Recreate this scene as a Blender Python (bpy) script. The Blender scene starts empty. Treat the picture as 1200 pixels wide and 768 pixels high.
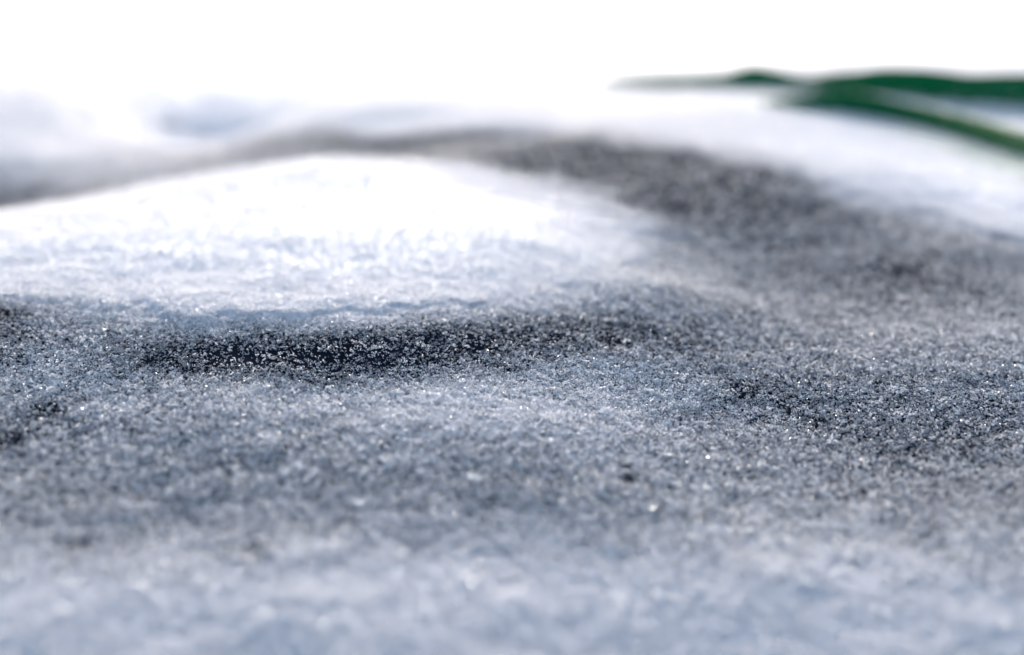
import bpy, math
import numpy as np
from mathutils import Vector

# ------------------------------------------------------------------ camera
H = 0.20                       # lens height over the mean snow level, metres
PITCH = math.radians(14.3)     # looking down
FPX = 1667.0                   # focal length in photograph pixels (1200 wide)
sc = bpy.context.scene
cam_d = bpy.data.cameras.new('camera')
cam_d.sensor_width = 36.0
cam_d.lens = 36.0 * FPX / 1200.0
cam_d.clip_start = 0.01
cam_d.clip_end = 3000.0
cam_d.dof.use_dof = True
cam_d.dof.focus_distance = 0.775
cam_d.dof.aperture_fstop = 2.6
cam_d.dof.aperture_blades = 0
cam = bpy.data.objects.new('camera', cam_d)
cam.location = (0, 0, H)
cam.rotation_euler = (math.pi/2 - PITCH, 0, 0)
sc.collection.objects.link(cam)
sc.camera = cam

# ------------------------------------------------------------------ sky, sun, exposure
SUN_EL = math.radians(13.0)
SUN_AZ = math.radians(-2.0)   # from straight ahead (+y), negative = from the left
w = bpy.data.worlds.new('World'); sc.world = w; w.use_nodes = True
wn = w.node_tree
bg = wn.nodes['Background']
sky = wn.nodes.new('ShaderNodeTexSky')
sky.sky_type = 'NISHITA'; sky.sun_disc = False
sky.sun_elevation = SUN_EL
sky.sun_rotation = SUN_AZ
sky.air_density = 1.0; sky.dust_density = 4.0; sky.ozone_density = 2.0
wn.links.new(sky.outputs[0], bg.inputs[0])
bg.inputs[1].default_value = 0.13

sun_d = bpy.data.lights.new('sun', 'SUN')
sun_d.energy = 4.4; sun_d.angle = math.radians(0.5); sun_d.color = (1.0, 0.95, 0.89)
sun = bpy.data.objects.new('sun', sun_d)
sdir = Vector((math.sin(SUN_AZ)*math.cos(SUN_EL), math.cos(SUN_AZ)*math.cos(SUN_EL), math.sin(SUN_EL)))
sun.rotation_euler = sdir.to_track_quat('Z', 'Y').to_euler()
sun.location = sdir*5
sc.collection.objects.link(sun)

vs = sc.view_settings
vs.view_transform = 'Standard'; vs.look = 'None'; vs.gamma = 1.0; vs.exposure = 1.72
sc.cycles.max_bounces = 6; sc.cycles.diffuse_bounces = 4; sc.cycles.glossy_bounces = 3
sc.cycles.transmission_bounces = 3
sc.cycles.use_denoising = True
sc.cycles.sample_clamp_direct = 8.0; sc.cycles.sample_clamp_indirect = 2.0

# ------------------------------------------------------------------ maths helpers
rng = np.random.default_rng(7)

def hash2(ix, iy, seed):
    n = (ix.astype(np.int64)*374761393 + iy.astype(np.int64)*668265263 + seed*1274126177) & 0x7fffffff
    n = ((n ^ (n >> 13))*1103515245 + 12345) & 0x7fffffff
    n = ((n ^ (n >> 11))*69069 + 1) & 0x7fffffff
    return ((n >> 7) & 0xffff)/32767.5 - 1.0

def vnoise(x, y, seed=0):
    ix = np.floor(x); iy = np.floor(y); fx = x-ix; fy = y-iy
    u = fx*fx*fx*(fx*(fx*6-15)+10); v = fy*fy*fy*(fy*(fy*6-15)+10)
    a = hash2(ix, iy, seed); b = hash2(ix+1, iy, seed)
    c = hash2(ix, iy+1, seed); d = hash2(ix+1, iy+1, seed)
    return (a*(1-u)+b*u)*(1-v) + (c*(1-u)+d*u)*v

def fbm(x, y, scale, octaves=4, seed=0, gain=0.5):
    s = 0.0; amp = 1.0; t = 0.0
    for o in range(octaves):
        f = (2.03**o)/scale
        s = s + amp*vnoise(x*f + 17.3*o, y*f - 9.1*o, seed+o); t += amp; amp *= gain
    return s/t

def sstep(a, b, v):
    t = np.clip((v-a)/(b-a), 0, 1); return t*t*(3-2*t)

def ray(px, py):
    """pixel of the photograph -> x and z per metre of ground distance y"""
    u = (px-600.0)/FPX; v = (384.0-py)/FPX
    dy = math.cos(PITCH) + v*math.sin(PITCH)
    dz = -math.sin(PITCH) + v*math.cos(PITCH)
    return u/dy, dz/dy

def P(px, py, y):
    sx, sz = ray(px, py); return sx*y, y, H + sz*y

class TPS:
    def __init__(self, pts, vals, lam=1e-4):
        self.p = np.array(pts, float); n = len(self.p)
        K = self.k(self.p[:, None, :]-self.p[None]) + lam*np.eye(n)
        Q = np.hstack([np.ones((n, 1)), self.p])
        A = np.zeros((n+3, n+3)); A[:n, :n] = K; A[:n, n:] = Q; A[n:, :n] = Q.T
        self.w = np.linalg.solve(A, np.concatenate([vals, np.zeros(3)]))
    def k(self, d):
        r2 = (d**2).sum(-1) + 1e-12
        return 0.5*r2*np.log(r2)
    def __call__(self, x, y):
        sh = np.shape(x); q = np.stack([np.ravel(x), np.ravel(y)], -1); out = np.empty(len(q))
        for i in range(0, len(q), 20000):
            b = q[i:i+20000]
            out[i:i+20000] = self.k(b[:, None, :]-self.p[None]) @ self.w[:-3] + self.w[-3] + b @ self.w[-2:]
        return out.reshape(sh)

def warp(x, y):                # flatten far distances a little so the spline stays stable
    return x/np.maximum(y, 0.3)**0.5, np.log(np.maximum(y, 0.15))*1.0

# ------------------------------------------------------------------ relief: photo points with their ground distance
relief = []
for px in (-350, -100, 200, 450):
    relief += [(px, 768, .465), (px, 600, .580), (px, 500, .666), (px, 445, .725)]
    relief += [(px, 390, .780), (px, 362, .822), (px, 335, .885), (px, 310, .95)]
for px in (650,):
    relief += [(px, 768, .476), (px, 600, .588), (px, 500, .680), (px, 430, .757), (px, 385, .81), (px, 350, .87), (px, 310, .96)]
for px in (850, 1050, 1250, 1500):
    relief += [(px, 768, .485), (px, 600, .603), (px, 485, .728), (px, 430, .792)]
relief += [(px, 285, 1.02) for px in (100, 350, 600)]
relief += [(200, 236, 1.21), (400, 236, 1.21), (600, 234, 1.22), (380, 188, 1.45), (480, 191, 1.44), (250, 209, 1.34), (100, 245, 1.19), (-100, 262, 1.14), (-350, 270, 1.1), (-100, 300, .97)]
relief += [(0, 240, 1.45), (-250, 245, 1.42), (0, 190, 1.63), (-250, 195, 1.6), (200, 175, 2.1), (400, 158, 1.85), (560, 175, 1.55), (560, 150, 1.78), (680, 200, 1.36)]
relief += [(760, 330, .93), (740, 270, 1.10), (730, 215, 1.28), (700, 175, 1.48)]
relief += [(900, 350, .95), (900, 270, 1.13), (900, 200, 1.32), (900, 165, 1.56), (900, 130, 1.87)]
relief += [(1150, 350, .95), (1150, 300, 1.05), (1150, 250, 1.21), (1150, 200, 1.45), (1150, 150, 1.8), (1400, 350, .96), (1400, 250, 1.2), (1400, 150, 1.7)]
relief += [(px, 130, 2.1) for px in (-250, 100, 400, 650)] + [(px, 88, 2.75) for px in (-250, 200, 600)] + [(900, 88, 2.5), (1250, 88, 2.55)]
P3 = np.array([P(*r) for r in relief])
extra = []
for x in (-3, 0, 3):
    extra += [(x, 5.0, 0.0)]
for x in (-1.2, 1.2):
    extra += [(x, .3, -.08), (x, .7, -.03), (x*1.2, 1.2, 0.0), (x*1.5, 2.0, 0.0)]
extra += [(0, .3, -.085), (0, .15, -.1), (-.12, 1.62, -.012), (-.28, 1.52, -.02)]
P3 = np.vstack([P3, np.array(extra)])
_a, _b = warp(P3[:, 0], P3[:, 1])
relief_tps = TPS(np.stack([_a, _b], -1), P3[:, 2], lam=3e-4)

def base(x, y):
    yy = np.clip(y, .15, 5.0); xx = np.clip(x, -2.5, 2.5)
    a, b = warp(xx, yy)
    z = relief_tps(a, b)
    far = sstep(1.6, 2.6, np.abs(x)) ; z = z*(1-far)
    farb = sstep(3.5, 5.0, y); z = z*(1-farb) + farb*0.03*fbm(x, y, 3.0, 3, 5)*sstep(4, 9, y)
    nearb = sstep(.15, -.3, y); z = z*(1-nearb) - .1*nearb*(1-far)
    return z

def ground_z(x, y, b=None):
    n = .0030*fbm(x, y, .13, 3, 11) + .0008*fbm(x, y, .02, 3, 23)
    return (base(x, y) if b is None else b) + n*sstep(6, 3, y) + dips(x, y)

def hit(px, py):
    sx, sz = ray(px, py)
    ys = np.concatenate([np.linspace(.35, 3, 500), np.linspace(3.02, 12, 300)])
    g = base(sx*ys, ys); zz = H + sz*ys
    i = int(np.argmax(zz < g)) if (zz < g).any() else len(ys)-1
    return sx*ys[i], ys[i]

def hit_snow(px, py):
    sx, sz = ray(px, py)
    ys = np.linspace(1.2, 4.5, 900)
    g = snow_z(sx*ys, ys); zz = H + sz*ys
    i = int(np.argmax(zz < g)) if (zz < g).any() else len(ys)-1
    return sx*ys[i], ys[i]

class Field:                   # smooth interpolation of values given at photo points, stored on the ground
    def __init__(self, pts, wide=1.0):
        q = np.array([hit(a, b) for a, b, c in pts]); self.v = np.array([c for a, b, c in pts])
        u, v = warp(q[:, 0], q[:, 1]); self.t = TPS(np.stack([u, v], -1), self.v, lam=2e-3)
    def __call__(self, x, y):
        u, v = warp(np.clip(x, -1.2, 1.2), np.clip(y, .3, 4)); return self.t(u, v)

# snow depth, in units of 1 = deep, below 0 = none
snow_pts = [(350, 290, 1), (150, 290, .8), (550, 290, .9), (350, 250, 1), (500, 230, .9), (250, 240, .9), (400, 200, .8), (650, 285, .45), (640, 240, .35), (710, 270, .25),
            (0, 290, .6), (-150, 300, .5), (-350, 300, .4), (100, 330, .3), (300, 335, .35), (500, 335, .35), (100, 350, .08), (300, 365, .06), (500, 363, .06), (660, 338, .05), (745, 300, .02), (800, 300, -.35), (720, 340, -.3), (200, 380, -.15), (400, 384, -.15),
            (100, 380, -.35), (300, 396, -.4), (500, 392, -.4), (-150, 380, -.4), (-350, 380, -.5), (650, 378, -.4), (300, 420, -.8), (600, 420, -.8), (900, 420, -.8), (1150, 420, -.8),
            (300, 500, -.8), (900, 500, -.8), (300, 650, -.5), (900, 650, -.5), (-200, 550, -.8), (1400, 550, -.8), (0, 765, -.35), (300, 760, -.32), (600, 750, -.3), (900, 755, -.32), (1200, 765, -.35), (600, 690, -.4),
            (0, 240, -.7), (100, 222, -.3), (200, 192, -.22), (-250, 235, -.7), (300, 172, -.6), (250, 185, -.6), (400, 165, -.6), (480, 168, -.6), (560, 170, -.7), (620, 155, -.5),
            (700, 190, -.7), (780, 220, -.7), (900, 240, -.7), (1050, 300, -.7), (1200, 340, -.7), (1400, 380, -.7), (820, 300, -.7), (1000, 370, -.7),
            (-250, 165, .35), (0, 160, .35), (0, 196, -.03), (120, 186, -.03), (-250, 200, -.03), (120, 155, .35), (220, 155, .3), (330, 145, .6), (450, 150, .5), (560, 140, .5), (700, 145, .5), (820, 155, .6), (950, 180, .5), (1050, 220, .5), (1200, 255, .5), (1400, 280, .5),
            
            (800, 110, .8), (950, 145, .8), (1150, 200, .8), (100, 110, 1), (500, 90, 1), (1100, 70, 1), (1100, 40, 1), (300, 40, 1)]
snow_f = Field(snow_pts)
# how densely frost grains lie on the dark sheet where there is no snow; part of the right bank's shade is set here as thin cover
frost_pts = [(-200, 750, 1.0), (150, 750, 1.0), (600, 740, 1.0), (1000, 750, .98), (1350, 750, 1.0), (0, 660, .66), (300, 665, .74), (600, 665, .8), (900, 665, .75), (1200, 660, .68),
             (0, 580, .52), (250, 580, .55), (500, 580, .54), (800, 590, .55), (1100, 590, .48), (100, 500, .48), (400, 500, .6), (650, 480, .7), (900, 520, .48), (1150, 530, .42), (-200, 500, .5), (1350, 520, .5),
             (200, 450, .62), (500, 450, .68), (350, 455, .66), (50, 435, .62), (700, 425, .66), (120, 425, .5), (780, 430, .55), (820, 465, .54), (900, 470, .42), (1000, 484, .40), (1120, 500, .42), (1000, 425, .5), (1150, 440, .52), (1190, 475, .52),
             (300, 385, .62), (400, 388, .62), (500, 378, .62), (600, 368, .62), (700, 356, .6), (200, 382, .6), (300, 445, .45), (400, 450, .54), (550, 434, .54), (650, 420, .58), (0, 375, .2), (100, 395, .5), (190, 407, .32), (250, 412, .16), (300, 417, .02), (400, 424, .02), (480, 410, .05), (560, 402, .07), (650, 392, .1), (720, 382, .28),
             (-200, 390, .3), (300, 368, .8), (500, 358, .85), (100, 355, .8), (620, 350, .8), (200, 362, .8), (400, 365, .85), (800, 380, .46), (900, 390, .46), (850, 330, .45), (780, 290, .52), (760, 250, .32), (720, 200, .13), (790, 225, .14), (650, 172, .13),
             (900, 250, .33), (1000, 300, .38), (1050, 320, .3), (1180, 360, .46), (1100, 280, .45), (950, 215, .3), (1000, 360, .42), (0, 240, .2), (150, 208, .55), (0, 218, .6), (80, 225, .35), (300, 170, .35), (500, 178, .3), (610, 152, .13)]
frost_f = Field(frost_pts)
holes = [(60, 480, .010), (5, 520, .010), (715, 402, .006), (738, 570, .005), (300, 652, .005), (95, 650, .006), (870, 462, .008), (1060, 320, .012)]
pits = [(*hit(265, 157), .09, .05), (*hit(455, 143), .09, .055), (*hit(605, 154), .06, .07)]
holes = [(*hit(a, b), r) for a, b, r in holes]

def dips(x, y):
    z = 0.0
    for hx, hy, rx, ry in pits:
        z = z - .008*np.exp(-((x-hx)/rx)**2-((y-hy)/ry)**2)
    return z

def snow_depth(x, y, d=None):
    d = snow_f(x, y) if d is None else d
    side = sstep(1.0, 1.6, np.abs(x)); back = sstep(2.6, 3.4, y)
    side = np.maximum(np.maximum(side, sstep(.47*np.abs(y)+.16, .50*np.abs(y)+.30, np.abs(x))), sstep(.40, .33, y))
    d = d*(1-side)+.6*side
    d = d*(1-back)+1.0*back
    d = d + .22*(fbm(x, y, .06, 5, 41)+.5*fbm(x, y, .014, 2, 43))*sstep(1.2, .2, np.abs(d))
    return d

def snow_z(x, y, d=None, b=None):
    if d is None: d = snow_depth(x, y)
    d = np.clip(d, -1, 1)
    lift = np.where(d > 0, .007*d*d*(1.7-.7*d)+.0012*d, .04*d)
    return (base(x, y) if b is None else b) + .0012*fbm(x, y, .05, 3, 71)*sstep(6, 3, y) + lift + .0008 + dips(x, y)

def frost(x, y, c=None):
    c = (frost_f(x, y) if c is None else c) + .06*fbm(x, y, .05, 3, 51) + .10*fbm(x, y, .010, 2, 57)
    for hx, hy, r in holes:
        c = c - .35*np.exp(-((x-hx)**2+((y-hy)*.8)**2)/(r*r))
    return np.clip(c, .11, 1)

GX0, GX1, GY0, GY1, GS = -1.75, 1.75, .34, 3.3, .008
_gx = np.arange(GX0, GX1, GS); _gy = np.arange(GY0, GY1, GS)
_GX, _GY = np.meshgrid(_gx, _gy)
_tab = {'base': base(_GX, _GY), 'snow': snow_f(_GX, _GY), 'frost': frost_f(_GX, _GY)}
def look(k, x, y):
    T = _tab[k]; u = np.clip((x-GX0)/GS, 0, T.shape[1]-1.001); v = np.clip((y-GY0)/GS, 0, T.shape[0]-1.001)
    i = u.astype(int); j = v.astype(int); u = u-i; v = v-j
    return (T[j, i]*(1-u)+T[j, i+1]*u)*(1-v)+(T[j+1, i]*(1-u)+T[j+1, i+1]*u)*v

# ------------------------------------------------------------------ node helpers
def mat(name):
    m = bpy.data.materials.new(name); m.use_nodes = True
    nt = m.node_tree; nt.nodes.clear()
    out = nt.nodes.new('ShaderNodeOutputMaterial')
    return m, nt, out
def N(nt, t, **kw):
    n = nt.nodes.new(t)
    for k, v in kw.items():
        if k.startswith('_'): setattr(n, k[1:], v)
        else: n.inputs[k.replace('__', ' ')].default_value = v
    return n

# dark weathered sheet under the frost
M_dark, nt, out = mat('dark_sheet')
pb = N(nt, 'ShaderNodeBsdfDiffuse', Roughness=.5)
tc = N(nt, 'ShaderNodeTexCoord')
n1 = N(nt, 'ShaderNodeTexNoise', Scale=55.0, Detail=6.0)
cr = N(nt, 'ShaderNodeValToRGB')
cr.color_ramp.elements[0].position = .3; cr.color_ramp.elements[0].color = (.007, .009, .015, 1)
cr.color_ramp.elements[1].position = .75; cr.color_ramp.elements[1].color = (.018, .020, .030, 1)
n2 = N(nt, 'ShaderNodeTexNoise', Scale=900.0, Detail=3.0)
bmp = N(nt, 'ShaderNodeBump', Strength=.6, Distance=.001)
nt.links.new(tc.outputs['Object'], n1.inputs[0]); nt.links.new(tc.outputs['Object'], n2.inputs[0])
nt.links.new(n1.outputs[0], cr.inputs[0]); nt.links.new(cr.outputs[0], pb.inputs[0])
nt.links.new(n2.outputs[0], bmp.inputs['Height']); nt.links.new(bmp.outputs[0], pb.inputs['Normal'])
nt.links.new(pb.outputs[0], out.inputs[0])

# packed snow
M_snow, nt, out = mat('snow')
pb = N(nt, 'ShaderNodeBsdfPrincipled', Roughness=.7)
pb.inputs['Base Color'].default_value = (.885, .87, .87, 1)
tr = N(nt, 'ShaderNodeBsdfTranslucent'); tr.inputs[0].default_value = (.8, .84, .9, 1)
tc = N(nt, 'ShaderNodeTexCoord')
n2 = N(nt, 'ShaderNodeTexNoise', Scale=700.0, Detail=4.0)
bmp = N(nt, 'ShaderNodeBump', Strength=.7, Distance=.0008)
nt.links.new(tc.outputs['Object'], n2.inputs[0]); nt.links.new(n2.outputs[0], bmp.inputs['Height'])
nt.links.new(bmp.outputs[0], pb.inputs['Normal']); nt.links.new(pb.outputs[0], out.inputs[0])

# ice grains: mostly clear glassy ones, some white with rime
M_ice, nt, out = mat('ice_grain')
geo = N(nt, 'ShaderNodeNewGeometry'); oi = N(nt, 'ShaderNodeObjectInfo')
add = N(nt, 'ShaderNodeMath', _operation='ADD'); fr = N(nt, 'ShaderNodeMath', _operation='FRACT')
nt.links.new(geo.outputs['Random Per Island'], add.inputs[0]); nt.links.new(oi.outputs['Random'], add.inputs[1]); nt.links.new(add.outputs[0], fr.inputs[0])
cr = N(nt, 'ShaderNodeValToRGB')
e = cr.color_ramp.elements
e[0].position = .0; e[0].color = (.18, .182, .20, 1)
e[1].position = 1.0; e[1].color = (.93, .91, .915, 1)
x_ = e.new(.45); x_.color = (.37, .374, .40, 1)
x_ = e.new(.72); x_.color = (.65, .65, .675, 1)
x_ = e.new(.82); x_.color = (.91, .89, .895, 1)
ra = N(nt, 'ShaderNodeAttribute', _attribute_type='INSTANCER', _attribute_name='rime_shade')  # grain whiteness: rime plus the painted fade into shade at the mound's edge
ma = N(nt, 'ShaderNodeMath', _operation='MULTIPLY_ADD', _use_clamp=True); ma.inputs[1].default_value = .75
nt.links.new(ra.outputs['Fac'], ma.inputs[0]); nt.links.new(fr.outputs[0], ma.inputs[2]); nt.links.new(ma.outputs[0], cr.inputs[0])
pb = N(nt, 'ShaderNodeBsdfPrincipled', Roughness=.13, IOR=1.31)
tr = N(nt, 'ShaderNodeBsdfTranslucent')
nt.links.new(cr.outputs[0], pb.inputs['Base Color']); nt.links.new(cr.outputs[0], tr.inputs[0])
mx = N(nt, 'ShaderNodeMixShader', Fac=.25)
nt.links.new(pb.outputs[0], mx.inputs[1]); nt.links.new(tr.outputs[0], mx.inputs[2]); nt.links.new(mx.outputs[0], out.inputs[0])

# green tarpaulin, dusted with snow where it lies flat
M_green, nt, out = mat('green_tarpaulin')
pb = N(nt, 'ShaderNodeBsdfPrincipled', Roughness=.6)
pb.inputs['Specular IOR Level'].default_value = .05
pb.inputs['Base Color'].default_value = (.0002, .09, .030, 1)
sp = N(nt, 'ShaderNodeBsdfPrincipled', Roughness=.7); sp.inputs['Base Color'].default_value = (.885, .87, .87, 1)
da = N(nt, 'ShaderNodeAttribute', _attribute_name='dust')
tc = N(nt, 'ShaderNodeTexCoord')
nn = N(nt, 'ShaderNodeTexNoise', Scale=260.0, Detail=3.0)
sub = N(nt, 'ShaderNodeMath', _operation='SUBTRACT'); mad = N(nt, 'ShaderNodeMath', _operation='MULTIPLY_ADD', _use_clamp=True)
mad.inputs[1].default_value = 5.0; mad.inputs[2].default_value = .5
sc1 = N(nt, 'ShaderNodeMapRange'); sc1.inputs[1].default_value = .3; sc1.inputs[2].default_value = .7
nt.links.new(tc.outputs['Object'], nn.inputs[0]); nt.links.new(nn.outputs[0], sc1.inputs[0])
nt.links.new(da.outputs['Fac'], sub.inputs[0]); nt.links.new(sc1.outputs[0], sub.inputs[1]); nt.links.new(sub.outputs[0], mad.inputs[0])
mx = N(nt, 'ShaderNodeMixShader')
nt.links.new(mad.outputs[0], mx.inputs[0]); nt.links.new(pb.outputs[0], mx.inputs[1]); nt.links.new(sp.outputs[0], mx.inputs[2]); nt.links.new(mx.outputs[0], out.inputs[0])

# ------------------------------------------------------------------ mesh helpers
def link(name, verts, faces, material, smooth=True):
    me = bpy.data.meshes.new(name)
    me.vertices.add(len(verts)); me.vertices.foreach_set('co', np.ascontiguousarray(verts, np.float32).ravel())
    k = faces.shape[1]
    me.loops.add(faces.size); me.loops.foreach_set('vertex_index', faces.astype(np.int32).ravel())
    me.polygons.add(len(faces)); me.polygons.foreach_set('loop_start', np.arange(0, faces.size, k, dtype=np.int32))
    me.update(calc_edges=True); me.validate()
    if smooth: me.polygons.foreach_set('use_smooth', np.ones(len(faces), bool))
    me.materials.append(material)
    o = bpy.data.objects.new(name, me); sc.collection.objects.link(o); return o

def grid_faces(nx, ny):
    i, j = np.meshgrid(np.arange(nx-1), np.arange(ny-1)); a = (j*nx+i).ravel()
    return np.stack([a, a+1, a+nx+1, a+nx], -1)

def compact(V, F):
    u, inv = np.unique(F, return_inverse=True); return V[u], inv.reshape(F.shape)

def axis(lo, hi, step, far, growth=1.13):
    mid = list(np.arange(lo, hi+step/2, step)); out_ = mid[:]
    s = step; v = mid[-1]
    while v < far: s *= growth; v += s; out_.append(v)
    s = step; v = mid[0]; pre = []
    while v > -far: s *= growth; v -= s; pre.append(v)
    return np.array(pre[::-1]+out_)

xs = axis(-.95, .95, .0045, 400.); ys = axis(.38, 2.6, .0045, 400.)
X, Y = np.meshgrid(xs, ys)
FA = grid_faces(len(xs), len(ys))

# ------------------------------------------------------------------ setting: dark ground sheet and the snow over it
Zg = ground_z(X, Y)
D = snow_depth(X, Y)
Zs = snow_z(X, Y, D)
Zg_cut = np.where(D > .8, Zg-.02, Zg)
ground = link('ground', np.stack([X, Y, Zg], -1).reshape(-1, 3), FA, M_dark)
ground['kind'] = 'structure'; ground['label'] = 'dark frozen ground showing between frost grains'

mound_zone = (Y < 1.62 - .25*sstep(-.1, -.5, X) + 0*X) & (X < .30) & (Y > .6) & (X > -.9) & (Y < 1.62)
keepv = (D > -.2).ravel()
keepf = keepv[FA].any(1)
inm = mound_zone.ravel()[FA].all(1)
V = np.stack([X, Y, Zs], -1).reshape(-1, 3)
snow = link('snow', *compact(V, FA[keepf & ~inm]), M_snow)
snow['kind'] = 'structure'; snow['label'] = 'sunlit snow field stretching away behind the frosted hollow'
mound = link('snow_mound', *compact(V, FA[keepf & inm]), M_snow)
mound['label'] = 'broad rounded white snow mound lit by the sun, ringed by dark frosted hollows'; mound['category'] = 'snow mound'

# ------------------------------------------------------------------ green tarpaulin fold breaking through the far snow
def fold(foot, lean, apron, name):
    """one standing fold: an apron lying on the snow, a steep wavy face, a rounded crest and a buried back"""
    q = np.array([hit_snow(a, b) for a, b, c in foot]); rise = 2.15*np.array([c for a, b, c in foot])*q[:, 1]/FPX
    k = np.polyfit(q[:, 0], q[:, 1], 3)
    gx = np.linspace(q[0, 0], q[-1, 0], 170)
    cy = np.polyval(k, gx) + .006*fbm(gx, gx*0+3.3, .12, 2, 61); ch = np.interp(gx, q[:, 0], rise)
    ch = np.convolve(np.pad(ch, 4, mode='edge'), np.ones(9)/9, 'valid')*(1+.12*fbm(gx, gx*0, .1, 2, 62))
    d = np.gradient(cy, gx); nrm = np.sqrt(1+d*d); nx, ny = -d/nrm, 1/nrm          # away from the lens
    rows = []; dust = []
    for t in np.linspace(0, 1, 14):                                                # apron
        o = -apron*(1-t)*np.clip(ch/.015, .1, 1)
        px_, py_ = gx+nx*o, cy+ny*o
        rows.append((px_, py_, snow_z(px_, py_) - .004*(1-t)**2*2 + .0022*np.sin(t*3.1)))
        dust.append(1.0 - .92*t*np.clip(ch/.02, 0, 1))
    base_z = snow_z(gx, cy)
    for t in np.linspace(.08, 1, 10):                                              # face
        o = lean*t**1.5
        rows.append((gx+nx*o, cy+ny*o, base_z + ch*math.sin(t*math.pi/2)))
        dust.append(np.full_like(gx, max(0, .16-.6*t)))
    for t in np.linspace(.1, 1, 10):                                               # crest and back
        o = lean + .05*t
        px_, py_ = gx+nx*o, cy+ny*o
        rows.append((px_, py_, (base_z+ch)*(1-t*t) + (snow_z(px_, py_)-.006)*t*t))
        dust.append(np.full_like(gx, min(1, .45+t*1.5)))
    V = np.array(rows).transpose(0, 2, 1).reshape(-1, 3)
    o = link(name, V, grid_faces(len(gx), len(rows)), M_green)
    at = o.data.attributes.new('dust', 'FLOAT', 'POINT'); at.data.foreach_set('value', np.clip(np.array(dust), 0, 1).ravel().astype(np.float32))
    return o
# photo point of the foot and height of the fold in photo pixels at that point
upper = fold([(680, 97, 2), (740, 98, 5), (800, 99, 7), (845, 103, 8), (885, 109, 15), (935, 107, 7), (980, 112, 13), (1040, 118, 17), (1120, 119, 17), (1200, 123, 17), (1330, 133, 17)], .012, .30, 'upper_fold')
lower = fold([(880, 121, 2), (930, 127, 8), (975, 133, 12), (1040, 142, 12), (1100, 156, 13), (1150, 171, 13), (1200, 186, 14), (1310, 218, 16)], .010, .16, 'lower_fold')
tarp = bpy.data.objects.new('green_tarpaulin', None); tarp.empty_display_size = .05
tarp.location = (.55, 2.0, float(snow_z(np.array([.55]), np.array([2.0]))[0])); sc.collection.objects.link(tarp)
bpy.context.view_layer.update()
for f in (upper, lower):
    f.parent = tarp; f.matrix_parent_inverse = tarp.matrix_world.inverted()
tarp['label'] = 'dark green plastic tarpaulin with two wavy folds breaking through the far snow'; tarp['category'] = 'tarpaulin'

# ------------------------------------------------------------------ frost grains: real ice grains lying on ground and snow
def grain_cloud():
    n = 5400000
    y = .36*(3.2/.36)**rng.random(n)                 # even in log distance
    x = (rng.random(n)*2-1)*(.47*y+.22)
    # acceptance so that grains per square metre follow the cover wanted
    cell = 1.0/(y*(.47*y+.22))
    d = snow_depth(x, y, look('snow', x, y)); c = frost(x, y, look('frost', x, y))
    on_snow = d > .02
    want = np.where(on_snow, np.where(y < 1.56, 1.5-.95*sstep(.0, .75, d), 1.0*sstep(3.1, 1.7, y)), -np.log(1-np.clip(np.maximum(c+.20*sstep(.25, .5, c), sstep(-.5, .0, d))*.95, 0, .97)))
    want = np.where(on_snow, want, want)
    need = want/(1.0e-6*np.where(y > 1.9, 9.0, np.where(y > 1.1, 2.6, np.where(y < .54, 1.4, 1))))                               # clumps per m2, one clump covers about 3.3 mm2
    have = n/(math.log(3.2/.36)*2)*cell
    keep = rng.random(n) < need/have
    x, y, d, c = x[keep], y[keep], d[keep], c[keep]
    b = look('base', x, y)
    z = np.maximum(ground_z(x, y, b), np.where(d > -.2, snow_z(x, y, d, b), -9))
    s = rng.lognormal(0, .35, len(x))*np.where(y > 1.9, 3.0, np.where(y > 1.1, 1.6, np.where(y < .54, 1.18, 1)))
    r = np.stack([rng.normal(0, .5, len(x)), rng.normal(0, .5, len(x)), rng.random(len(x))*6.283], -1)
    rime_shade = np.clip(np.maximum(np.maximum(sstep(.28, 1.0, c)*1.0, .4*sstep(.32, .15, c)), sstep(-.5, .35, d)) + rng.normal(0, .06, len(x)), 0, 1)  # last depth term paints the mound's soft edge shading into grain colour
    return np.stack([x, y, z+.0002], -1), s, r, rime_shade
pts, scl, rot, rime_shade = grain_cloud()
print('grain clumps', len(pts))
me = bpy.data.meshes.new('frost_grains')
me.vertices.add(len(pts)); me.vertices.foreach_set('co', pts.astype(np.float32).ravel())
at = me.attributes.new('scl', 'FLOAT', 'POINT'); at.data.foreach_set('value', scl.astype(np.float32))
at = me.attributes.new('rime_shade', 'FLOAT', 'POINT'); at.data.foreach_set('value', rime_shade.astype(np.float32))
at = me.attributes.new('rot', 'FLOAT_VECTOR', 'POINT'); at.data.foreach_set('vector', rot.astype(np.float32).ravel())
at = me.attributes.new('pick', 'INT', 'POINT'); at.data.foreach_set('value', rng.integers(0, 8, len(pts)).astype(np.int32))
me.materials.append(M_ice)
grains = bpy.data.objects.new('frost_grains', me); sc.collection.objects.link(grains)
grains['kind'] = 'stuff'; grains['label'] = 'sparkling frost grains strewn over the dark ground'

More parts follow.
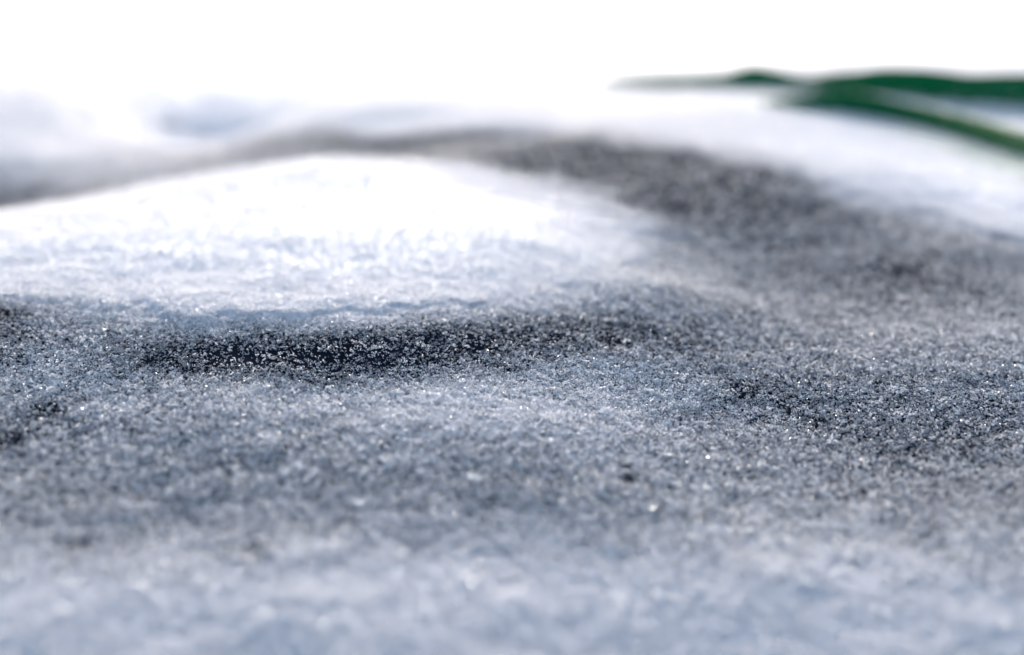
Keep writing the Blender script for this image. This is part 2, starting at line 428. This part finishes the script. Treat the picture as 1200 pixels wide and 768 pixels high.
ng = bpy.data.node_groups.new('frost_grains', 'GeometryNodeTree')
ng.interface.new_socket('Geometry', in_out='INPUT', socket_type='NodeSocketGeometry')
ng.interface.new_socket('Geometry', in_out='OUTPUT', socket_type='NodeSocketGeometry')
gi = ng.nodes.new('NodeGroupInput'); go = ng.nodes.new('NodeGroupOutput')
L = ng.links.new
pool = ng.nodes.new('GeometryNodeJoinGeometry')
for k in range(8):
    cl = ng.nodes.new('GeometryNodeJoinGeometry')
    for g in range(5):
        ico = ng.nodes.new('GeometryNodeMeshIcoSphere'); ico.inputs['Radius'].default_value = .00022
        ico.inputs['Subdivisions'].default_value = 1
        tf = ng.nodes.new('GeometryNodeTransform')
        a = rng.random()*6.283; rr = .0009*math.sqrt(rng.random())
        tf.inputs['Translation'].default_value = (rr*math.cos(a), rr*math.sin(a), .0001+.0005*rng.random())
        tf.inputs['Rotation'].default_value = tuple(rng.random(3)*6.283)
        kind = rng.random()
        if kind < .45: s3 = (.45+.3*rng.random(), .6+.5*rng.random(), 1.2+.8*rng.random())
        elif kind < .75: s3 = (1.3, 1.2, .35)
        else: s3 = (.35, .35, 2.2)
        tf.inputs['Scale'].default_value = s3
        L(ico.outputs[0], tf.inputs[0]); L(tf.outputs[0], cl.inputs[0])
    sm = ng.nodes.new('GeometryNodeSetMaterial'); sm.inputs['Material'].default_value = M_ice
    gt = ng.nodes.new('GeometryNodeGeometryToInstance')
    L(cl.outputs[0], sm.inputs[0]); L(sm.outputs[0], gt.inputs[0]); L(gt.outputs[0], pool.inputs[0])
iop = ng.nodes.new('GeometryNodeInstanceOnPoints'); iop.inputs['Pick Instance'].default_value = True
def attr(nm, ty):
    n_ = ng.nodes.new('GeometryNodeInputNamedAttribute'); n_.data_type = ty; n_.inputs['Name'].default_value = nm
    return n_.outputs[0]
L(gi.outputs[0], iop.inputs['Points']); L(pool.outputs[0], iop.inputs['Instance'])
L(attr('pick', 'INT'), iop.inputs['Instance Index'])
e2r = ng.nodes.new('FunctionNodeEulerToRotation'); L(attr('rot', 'FLOAT_VECTOR'), e2r.inputs[0]); L(e2r.outputs[0], iop.inputs['Rotation'])
L(attr('scl', 'FLOAT'), iop.inputs['Scale'])
L(iop.outputs[0], go.inputs[0])
md = grains.modifiers.new('frost_grains', 'NODES'); md.node_group = ng
